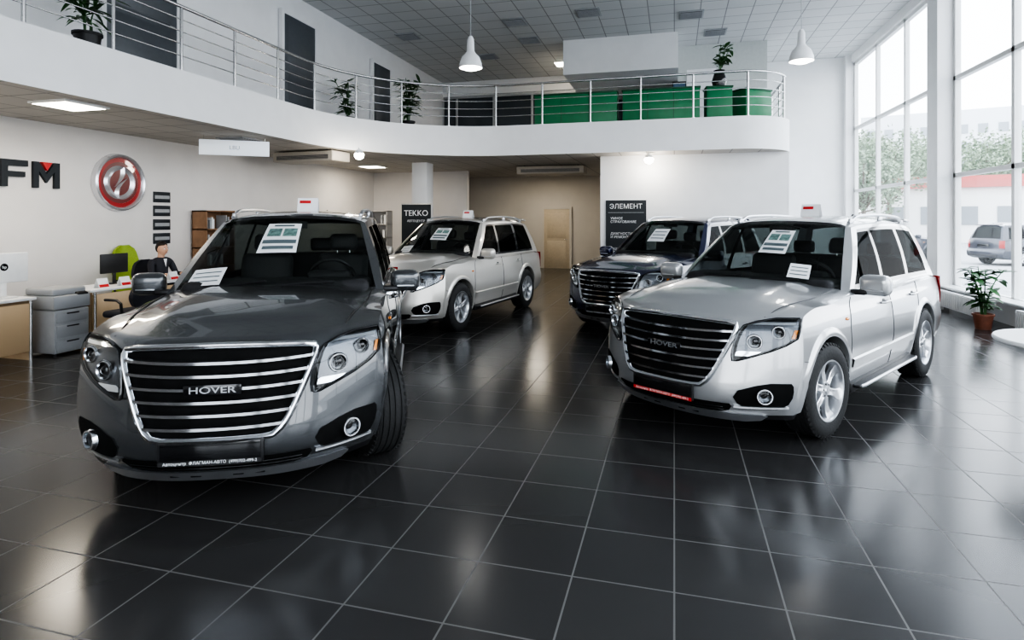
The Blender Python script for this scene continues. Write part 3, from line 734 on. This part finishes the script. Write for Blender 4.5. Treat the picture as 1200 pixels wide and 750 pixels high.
M_acb=mat('ac_beige',(.55,.50,.43),.45,noise=.03)
def acu(loc,w,rz):
    mb=MB(); mb.box((0,0,-.13),(w,.62,.22),0,.03,seg=3)
    mb.box((0,-.315,-.15),(w*.86,.01,.09),1)
    for i in range(4): mb.box((0,-.322,-.185+i*.024),(w*.86,.012,.006),0)
    for s in(-1,1): mb.box((s*w*.4,0,-.01),(.04,.3,.03),1)
    mb.obj('air_conditioner',[M_acb,M_vent],loc,rz)
acu((-7.75,11.6,ZS-.005),1.6,-.1); acu((-3.3,16.4,ZS-.005),1.9,0)
e=empty('hanging_sign',(-7.62,9.05,2.98),radians(35)); mb=MB(); mb.box((0,0,0),(1.15,.05,.27),0,.01)
for s in (-.5,.5): mb.cyl((s,0,.13),(s,0,.22),.004,n=6,m=1)
mb.obj('board',[mat('sign_white',(.75,.80,.85),.4,emit=.3),M_steel],parent=e)
text('lettering','LBU',.10,(0,-.03,0),(pi/2,0,0),M_greyp,e)
e=empty('wall_sign',(XL+.005,7.22,2.38))
def lett(mb,pts,z0=0,z1=.05):
    k=len(pts); vs=[(z0,y,z) for y,z in pts]+[(z1,y,z) for y,z in pts]
    mb.add(vs,[tuple(range(k)),tuple(range(k,2*k))]+[(i,(i+1)%k,k+(i+1)%k,k+i) for i in range(k)],0)
mb=MB(); h=.20
lett(mb,[(-.40,-h),(-.40,h),(-.32,h),(-.20,.02),(-.08,h),(0,h),(0,-h),(-.08,-h),(-.08,.06),(-.20,-.12),(-.32,.06),(-.32,-h)])
lett(mb,[(-.85,-h),(-.85,h),(-.48,h),(-.48,h-.09),(-.76,h-.09),(-.76,.03),(-.52,.03),(-.52,-.05),(-.76,-.05),(-.76,-h)])
lett(mb,[(-1.36,-h),(-1.36,h),(-1.08,h),(-.95,.10),(-.95,-.10),(-1.08,-h)])
mb.obj('letters',[M_ink],parent=e)
mb=MB(); lett(mb,[(-.28,h),(-.20,.07),(-.12,h)],0,.055); mb.obj('accent',[M_red],parent=e)
# round emblem
e=empty('round_emblem',(XL+.005,8.28,2.34)); mb=MB(); T=Matrix.Rotation(pi/2,4,'Y')
mb.lathe([(0,.045),(.36,.045)],2,48,mtx=T)
mb.lathe([(.36,.047),(.43,.047),(.43,0)],1,48,mtx=T)
mb.lathe([(.425,.045),(.44,.085),(.465,.10),(.49,.085),(.51,0)],0,48,mtx=T)
for s in (1,-1):
    rows=[]
    for i in range(33):
        t=i/32; a=radians(lerp(-95,105,t)); w=.058*sin(pi*min(1,t*.9+.1))**.6+.004; r=.265
        c=Vector((0,s*(r*cos(a)),s*(r*sin(a)))); d=Vector((0,s*cos(a),s*sin(a)))
        rows.append([c-d*w*1.1+Vector((.048,0,0)),c+Vector((.078,0,0)),c+d*w*.75+Vector((.048,0,0))])
    mb.grid(rows,0)
    rows=[]
    for i in range(17):
        t=i/16; y=lerp(.05,-.12,t)+.07*sin(pi*t); z=lerp(.27,-.08,t); w=.048*sin(pi*min(1,.25+t*.8))+.004
        c=Vector((0,s*y,s*z)); rows.append([c+Vector((.048,-w,0)),c+Vector((.088,0,0)),c+Vector((.048,w,0))])
    mb.grid(rows,0)
mb.obj('badge',[mat('emblem_silver',(.72,.72,.74),.22,.7),mat('emblem_red',(.34,.012,.015),.3,coat=.5),mat('emblem_dark',(.16,.03,.03),.3,coat=.5)],parent=e)
e=empty('wall_poster',(XL+.012,9.2,0)); mb=MB()
for z,hh in ((2.12,.16),(1.86,.16),(1.6,.16),(1.34,.16)):
    mb.box((0,0,z),(.02,.38,hh+.04),0,.003); mb.box((.011,0,z),(.004,.33,hh*.4),1)
mb.obj('frames',[M_ink,M_greyp],parent=e)
def shelf(name,loc,w,d,h,rz,m,seed=1):
    rnd=random.Random(seed); mb=MB(); t=.025
    for s in(-1,1): mb.box((s*(w/2-t/2),0,h/2),(t,d,h))
    for i in range(6): mb.box((0,0,t/2+i*(h-t)/5),(w,d,t))
    mb.box((0,d/2-.005,h/2),(w,.01,h))
    for i in range(5):
        x=-w/2+.06
        while x<w/2-.12:
            bw=rnd.uniform(.03,.07); bh=rnd.uniform(.18,.28)
            if rnd.random()<.3: mb.box((x+bw/2,0,t+i*(h-t)/5+bh/2),(bw*.9,d*.7,bh),rnd.choice((1,2,2)))
            x+=bw
    mb.obj(name,[m,M_paper,M_greyp,M_red],loc,rz)
shelf('bookcase',(XL+.22,10.3,0),.8,.35,1.88,pi/2,M_brown,seed=2)
shelf('bookcase',(-8.45,16.0,0),.75,.35,1.95,0,M_greywood,seed=5)
e=empty('rollup_banner',(-5.85,12.95,0)); mb=MB(); mb.box((0,0,1.07),(.74,.012,1.98),0); mb.box((0,0,.05),(.78,.18,.09),1,.02); mb.box((0,0,2.06),(.76,.03,.03),1)
mb.obj('banner',[M_ink,M_steel],parent=e)
text('lettering','TEKKO',.19,(0,-.012,1.84),(pi/2,0,0),M_paper,e); text('lettering_small','АВТОЦЕНТР',.075,(0,-.012,1.66),(pi/2,0,0),M_paper,e)
e=empty('wall_banner',(-1.1,14.285,0)); mb=MB(); mb.box((0,0,1.32),(.94,.02,1.66),0); mb.box((0,-.012,1.86),(.84,.003,.004),1)
mb.obj('panel',[M_ink,M_paper],parent=e)
text('lettering','ЭЛЕМЕНТ',.155,(0,-.016,2.0),(pi/2,0,0),M_paper,e)
for i,t in enumerate(('УМНОЕ\nСТРАХОВАНИЕ','ДИАГНОСТИКА\nИ РЕМОНТ','ЗАЩИТА\nОТ УГОНА')): text('lettering_%d'%i,t,.08,(-.36,-.016,1.68-i*.36),(pi/2,0,0),M_paper,e,align='LEFT')

# ------------------------------------------------------------------ reception
def desk(loc,L):
    mb=MB(); mb.box((-.32,0,.74),(.68,L+.04,.035),0,.008); mb.box((0,0,.40),(.03,L-.06,.58),1,.004)
    for s in (-1,1):
        mb.box((-.32,s*(L/2-.03),.36),(.6,.03,.72),2); mb.cyl((.02,s*(L/2-.05),0),(.02,s*(L/2-.05),.72),.018,m=3,n=12)
    mb.obj('reception_desk',[M_whitep,M_perf,M_wood,M_steel],loc)
desk((-7.5,4.7,0),1.55); desk((-7.5,7.35,0),2.3)
e=empty('computer_monitor',(-7.72,5.28,.759)); mb=MB()
mb.box((0,0,.36),(.035,.56,.36),0,.015,seg=3); mb.box((-.019,0,.37),(.004,.52,.31),1); mb.box((.0,0,.12),(.02,.07,.2),0,.006); mb.box((-.02,0,.008),(.2,.24,.015),0,.005)
mb.cyl((.017,0,.37),(.02,0,.37),.045,m=1,n=24); mb.obj('screen',[M_whitep,M_gloss],parent=e)
text('logo','hp',.05,(.022,0,.37),(pi/2,0,pi/2),M_paper,e,.001)
e=empty('computer_monitor',(-7.9,6.9,.759)); mb=MB()
mb.box((0,0,.30),(.03,.44,.28),0,.01,seg=3); mb.box((.0,0,.10),(.02,.05,.2),0,.006); mb.box((-.02,0,.008),(.16,.2,.015),0,.005); mb.obj('screen',[M_black],parent=e)
mb=MB(); mb.box((0,0,.30),(.5,.46,.54),0,.02); mb.box((0,0,.66),(.52,.48,.17),1,.02); mb.box((-.02,0,.79),(.46,.44,.09),1,.025,seg=3); mb.box((.255,0,.30),(.012,.40,.15),1,.004); mb.box((.255,0,.12),(.012,.40,.13),1,.004); mb.box((.255,0,.47),(.012,.40,.12),1,.004)
for z in (.36,.17,.52): mb.box((.265,0,z),(.012,.15,.015),2)
mb.box((.2,.14,.76),(.12,.14,.03),2,.008,rot=(0,.3,0))
for sx_ in (-.2,.2):
    for sy in (-.18,.18): mb.cyl((sx_,sy,0),(sx_,sy,.05),.022,m=2,n=10)
mb.obj('photocopier',[M_greyp,mat('copier_grey',(.34,.35,.36),.4),M_black],(-7.62,5.85,0))
for i,(x,y) in enumerate(((-7.6,6.45),(-7.55,6.75),(-7.6,4.85),(-7.55,7.6))):
    mb=MB(); z=.758
    mb.add([(.05,-.08,z),(.05,.08,z),(0,.08,z+.13),(0,-.08,z+.13)],[(0,1,2,3)],0); mb.add([(-.05,-.08,z),(-.05,.08,z),(0,.08,z+.13),(0,-.08,z+.13)],[(0,1,2,3)],0)
    mb.add([(.052,-.07,z+.012),(.052,.07,z+.012),(.034,.07,z+.05),(.034,-.07,z+.05)],[(0,1,2,3)],1)
    mb.obj('brochure_stand',[M_paper,M_red],(x,y,0))
def office_chair(loc,rz,m,back=.62,name='office_chair',w=.48):
    mb=MB(); mb.box((0,0,.46),(.50,.50,.09),0,.04,seg=3)
    T=Matrix.Translation((-.25,0,.52+back/2+.05))@Matrix.Rotation(-.12,4,'Y')
    rows=[]
    for i in range(11):
        t=i/10; z=-back/2+back*t; ww=w*.5*(.80+.25*sin(pi*min(1,t*1.15)))*(1 if t<.8 else sqrt(max(.12,1-((t-.8)/.2)**2*.85)))
        rows.append([(-.045*(1-(a/4-1)**2)+.045, ww*(a/4-1), z) for a in range(9)]+[(-.045*(1-(a/4-1)**2)-.02, ww*(a/4-1), z) for a in range(8,-1,-1)])
    mb.grid(rows,0,cv=True,mtx=T,caps=True)
    mb.box((-.24,0,.50),(.04,.10,.2),1,.01); mb.cyl((0,0,.10),(0,0,.43),.028,m=2)
    for k in range(5):
        a=2*pi*k/5+.3; mb.cyl((0,0,.11),(.28*cos(a),.28*sin(a),.075),.025,.018,n=8,m=1); mb.cyl((.28*cos(a)-.02*sin(a),.28*sin(a)+.02*cos(a),.03),(.28*cos(a)+.02*sin(a),.28*sin(a)-.02*cos(a),.03),.03,n=12,m=1)
    for s in (-1,1): mb.tube([(-.12,s*.27,.45),(-.12,s*.29,.62),(-.05,s*.29,.66),(.14,s*.29,.66)],.018,1,n=8)
    mb.obj(name,[m,M_black,M_steel],loc,rz)
office_chair((-8.42,8.15,0),0,M_suit,.45); office_chair((-9.02,8.28,0),-.1,M_greench,.68,w=.46); office_chair((-6.95,6.35,0),pi,M_suit,.30)
mb=MB(); mb.lathe([(0,.76),(.54,.76),(.55,.75),(.55,.735),(.54,.725),(0,.725)],0,64); mb.cyl((0,0,.02),(0,0,.725),.035,m=1,n=20); mb.lathe([(0,.0),(.27,.0),(.27,.012),(.05,.03),(0,.03)],1,40)
mb.obj('round_table',[M_whitep,M_steel],(3.04,5.6,0))

# ------------------------------------------------------------------ seated man
def skin(name,verts,edges,radii,m,parent,levels=2):
    me=bpy.data.meshes.new(name); me.from_pydata(verts,edges,[]); me.materials.append(m)
    ob=bpy.data.objects.new(name,me); COL.objects.link(ob); ob.parent=parent
    ob.modifiers.new('Skin','SKIN')
    sv=me.skin_vertices[0].data
    for i,r in enumerate(radii): sv[i].radius=(r,r) if not isinstance(r,tuple) else r
    sv[0].use_root=True
    md=ob.modifiers.new('Sub','SUBSURF'); md.levels=levels; md.render_levels=levels
    ob.modifiers['Skin'].use_smooth_shade=True
    return ob
man=empty('seated_man',(-8.36,8.15,0))
V=[(0,0,.60),(0,0,.74),(.01,0,.88),(.01,0,.99),(.02,0,1.06),
   (.01,.13,1.0),(.02,.20,.97),(.10,.25,.76),(.27,.17,.79),
   (.01,-.13,1.0),(.02,-.20,.97),(.10,-.25,.76),(.27,-.17,.79),
   (.04,.09,.58),(.42,.11,.56),(.40,.11,.30),(.38,.11,.10),
   (.04,-.09,.58),(.42,-.11,.56),(.40,-.11,.30),(.38,-.11,.10)]
Ed=[(0,1),(1,2),(2,3),(3,4),(3,5),(5,6),(6,7),(7,8),(3,9),(9,10),(10,11),(11,12),(0,13),(13,14),(14,15),(15,16),(0,17),(17,18),(18,19),(19,20)]
R=[(.13,.15),(.12,.14),(.12,.15),(.10,.12),.055,.075,.062,.047,.034,.075,.062,.047,.034,.095,.068,.055,.04,.095,.068,.055,.04]
skin('clothed_body',V,Ed,R,M_suit,man)
for s in (1,-1):
    mb=MB(); mb.box((.45,s*.11,.045),(.27,.09,.08),0,.035,seg=3); mb.obj('shoe_%s'%('l' if s>0 else 'r'),[M_black],parent=man)
    hv=[(.26,s*.17,.79),(.31,s*.155,.785),(.35,s*.15,.785)]; he=[(0,1),(1,2)]; hr=[.026,(.02,.03),(.016,.034)]
    for k,(dy,L) in enumerate(((-.028,.068),(-.010,.078),(.009,.073),(.027,.058))):
        i=len(hv)
        hv+=[(.362,s*(.15+dy),.786),(.362+L*.5,s*(.15+dy*1.15),.788),(.362+L*.95,s*(.15+dy*1.2),.772)]; he+=[(2,i),(i,i+1),(i+1,i+2)]; hr+=[.0095,.0088,.0075]
    i=len(hv); hv+=[(.325,s*.15-s*.038,.782),(.36,s*.15-s*.058,.775)]; he+=[(1,i),(i,i+1)]; hr+=[.011,.009]
    skin('hand_%s'%('l' if s>0 else 'r'),hv,he,hr,M_skin,man,1)
def headf(p):
    x,y,z=p
    k=1-.30*sstep(0,-1,z); x2=x*(1-.12*sstep(0,-1,z)); y2=y*k
    if x>0: x2=x2*(.93+.07*(1-abs(y)))
    return (x2+.05*(z<0)*(-z)*.6,y2,z)
mb=MB(); C=(.05,0,1.20)
mb.ell(C,(.098,.078,.120),0,24,18,fn=headf)
mb.cyl((.02,0,1.03),(.035,0,1.14),.052,.05,m=0)
mb.ell((.153,0,1.185),(.020,.014,.026),0); mb.ell((.148,0,1.172),(.016,.019,.010),0)
mb.ell((.142,0,1.142),(.010,.026,.006),2)
for s in (1,-1):
    mb.ell((.135,s*.031,1.207),(.012,.014,.008),3); mb.ell((.145,s*.031,1.207),(.004,.006,.006),1)
    mb.ell((.140,s*.031,1.228),(.008,.018,.004),1); mb.ell((.045,s*.078,1.195),(.018,.008,.03),0)
mb.ell((.040,0,1.222),(.103,.086,.112),1,24,16,fn=lambda p:(min(p[0],.72+.25*max(0,p[2])) if p[2]>.25 else min(p[0],-.05),p[1],max(p[2],-.55)))
mb.obj('head',[M_skin,M_hair,mat('lip',(.40,.16,.13),.5),M_paper],parent=man,angle=60)
mb=MB(); mb.add([(.115,-.035,1.04),(.115,.035,1.04),(.13,0,.90)],[(0,1,2)],0); mb.obj('shirt_front',[M_paper],parent=man)

# ------------------------------------------------------------------ outdoors
mb=MB(); mb.box((40,60,-.25),(300,260,.1)); mb.obj('ground_outside',[M_asph])
e=empty('low_building',(29,58,-.2),radians(-22)); mb=MB()
mb.box((0,0,2.4),(24,8,4.8),0); mb.box((0,-.1,4.75),(24.6,8.6,.55),1); mb.box((0,0,5.2),(24,7,.5),1)
for i in range(9): mb.box((-10+i*2.5,-4.02,2.2),(1.3,.1,1.5),2)
mb.obj('walls',[M_brick,mat('roof_red_hazy',(.50,.13,.12),.6,noise=.1),mat('shop_glazing',(.25,.27,.29),.3)],parent=e)  # distance haze is mixed into the roof red as a paler tone
M_fac=mat('facade',(.70,.72,.75),.8,noise=.05); M_facw=mat('facade_window',(.32,.35,.38),.4)
for (x,y,w,h,rz) in ((46,120,26,20,-.3),(28,135,14,24,-.2)):
    mb=MB(); mb.box((0,0,h/2),(w,10,h),0)
    for k in range(int(h/3)):
        for i in range(int(w/2.6)): mb.box((-w/2+1.6+i*2.6,-5.02,1.8+k*3),(1.3,.1,1.5),1)
    mb.obj('apartment_building',[M_fac,M_facw],(x,y,-.2),rz)
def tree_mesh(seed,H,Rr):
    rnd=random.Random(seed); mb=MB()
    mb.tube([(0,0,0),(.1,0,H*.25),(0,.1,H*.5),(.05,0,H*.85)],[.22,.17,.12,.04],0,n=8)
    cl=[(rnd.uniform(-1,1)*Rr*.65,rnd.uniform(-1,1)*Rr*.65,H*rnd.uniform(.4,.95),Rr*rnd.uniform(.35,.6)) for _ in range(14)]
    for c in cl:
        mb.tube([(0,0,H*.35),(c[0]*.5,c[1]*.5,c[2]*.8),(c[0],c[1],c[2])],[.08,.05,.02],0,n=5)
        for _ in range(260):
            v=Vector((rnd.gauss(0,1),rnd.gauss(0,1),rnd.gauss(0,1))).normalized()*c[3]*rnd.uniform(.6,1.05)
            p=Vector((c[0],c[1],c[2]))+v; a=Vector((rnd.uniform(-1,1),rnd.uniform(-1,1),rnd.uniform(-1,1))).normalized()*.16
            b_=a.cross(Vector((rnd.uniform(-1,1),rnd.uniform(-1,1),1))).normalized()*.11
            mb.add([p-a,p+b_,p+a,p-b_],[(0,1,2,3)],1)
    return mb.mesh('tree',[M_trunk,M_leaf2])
TM=[tree_mesh(1,8.5,3.2),tree_mesh(2,10,3.6)]
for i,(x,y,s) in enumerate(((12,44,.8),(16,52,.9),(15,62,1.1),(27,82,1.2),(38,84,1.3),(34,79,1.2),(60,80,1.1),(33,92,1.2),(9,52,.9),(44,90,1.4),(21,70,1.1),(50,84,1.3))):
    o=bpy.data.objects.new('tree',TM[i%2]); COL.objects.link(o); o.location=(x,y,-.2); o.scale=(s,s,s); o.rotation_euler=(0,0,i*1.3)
P_out=paint('paint_outside_dark',(.04,.045,.06),.4)
for (x,y,rz) in ((14.5,30,.4),(19,29,.45),(9.5,31,.3)):
    e=empty('parked_car',(x,y,-.2),rz)
    for n,me,sl in (('body',BODY,(0,)),('greenhouse',GREEN,(0,)),('trim',TRIM,(9,))):
        o=bpy.data.objects.new(n,me); COL.objects.link(o); o.parent=e
        for i in sl: o.material_slots[i].link='OBJECT'; o.material_slots[i].material=P_out
    for n,ax,s in (('wheel_1',AXF,1),('wheel_2',AXF,-1),('wheel_3',AXR,1),('wheel_4',AXR,-1)):
        o=bpy.data.objects.new(n,WHEEL); COL.objects.link(o); o.parent=e; o.location=(ax,s*.765,AZ); o.rotation_euler=(0,0,0 if s>0 else pi)

# ------------------------------------------------------------------ sky, portals
w=bpy.data.worlds.new('sky'); scene.world=w; w.use_nodes=True
nt=w.node_tree; bg=nt.nodes['Background']
tc=nt.nodes.new('ShaderNodeTexCoord'); sp_=nt.nodes.new('ShaderNodeSeparateXYZ'); cr=nt.nodes.new('ShaderNodeValToRGB')
cr.color_ramp.elements[0].position=.0; cr.color_ramp.elements[0].color=(.93,.96,1,1); cr.color_ramp.elements[1].position=.8; cr.color_ramp.elements[1].color=(.76,.86,1,1)
nt.links.new(tc.outputs['Generated'],sp_.inputs[0]); nt.links.new(sp_.outputs['Z'],cr.inputs['Fac']); nt.links.new(cr.outputs['Color'],bg.inputs['Color'])
bg.inputs['Strength'].default_value=5.0
for y,ly in ((17.15,6.2),(10.35,6.4),(3.5,6.3),(-1.9,3.6)):
    o=area('window_portal',(XR+.25,y,3.4),(0,pi/2,0),6.1,ly,1); o.data.cycles.is_portal=True
for x,lx in ((-.72,3.75),(3.2,3.5)):
    o=area('window_portal',(x,YF-.25,3.2),(pi/2,0,pi),lx,5.8,1); o.data.cycles.is_portal=True
scene.view_settings.view_transform='AgX'
scene.view_settings.look='AgX - High Contrast'
scene.view_settings.exposure=.22

# ------------------------------------------------------------------ camera
cam=bpy.data.cameras.new('camera'); co=bpy.data.objects.new('camera',cam); COL.objects.link(co)
co.location=(0,0,1.7); co.rotation_euler=(pi/2,0,radians(15.2)); cam.lens=21.0; cam.sensor_width=36; cam.shift_y=-.0983; cam.clip_end=600; cam.clip_start=.05
scene.camera=co
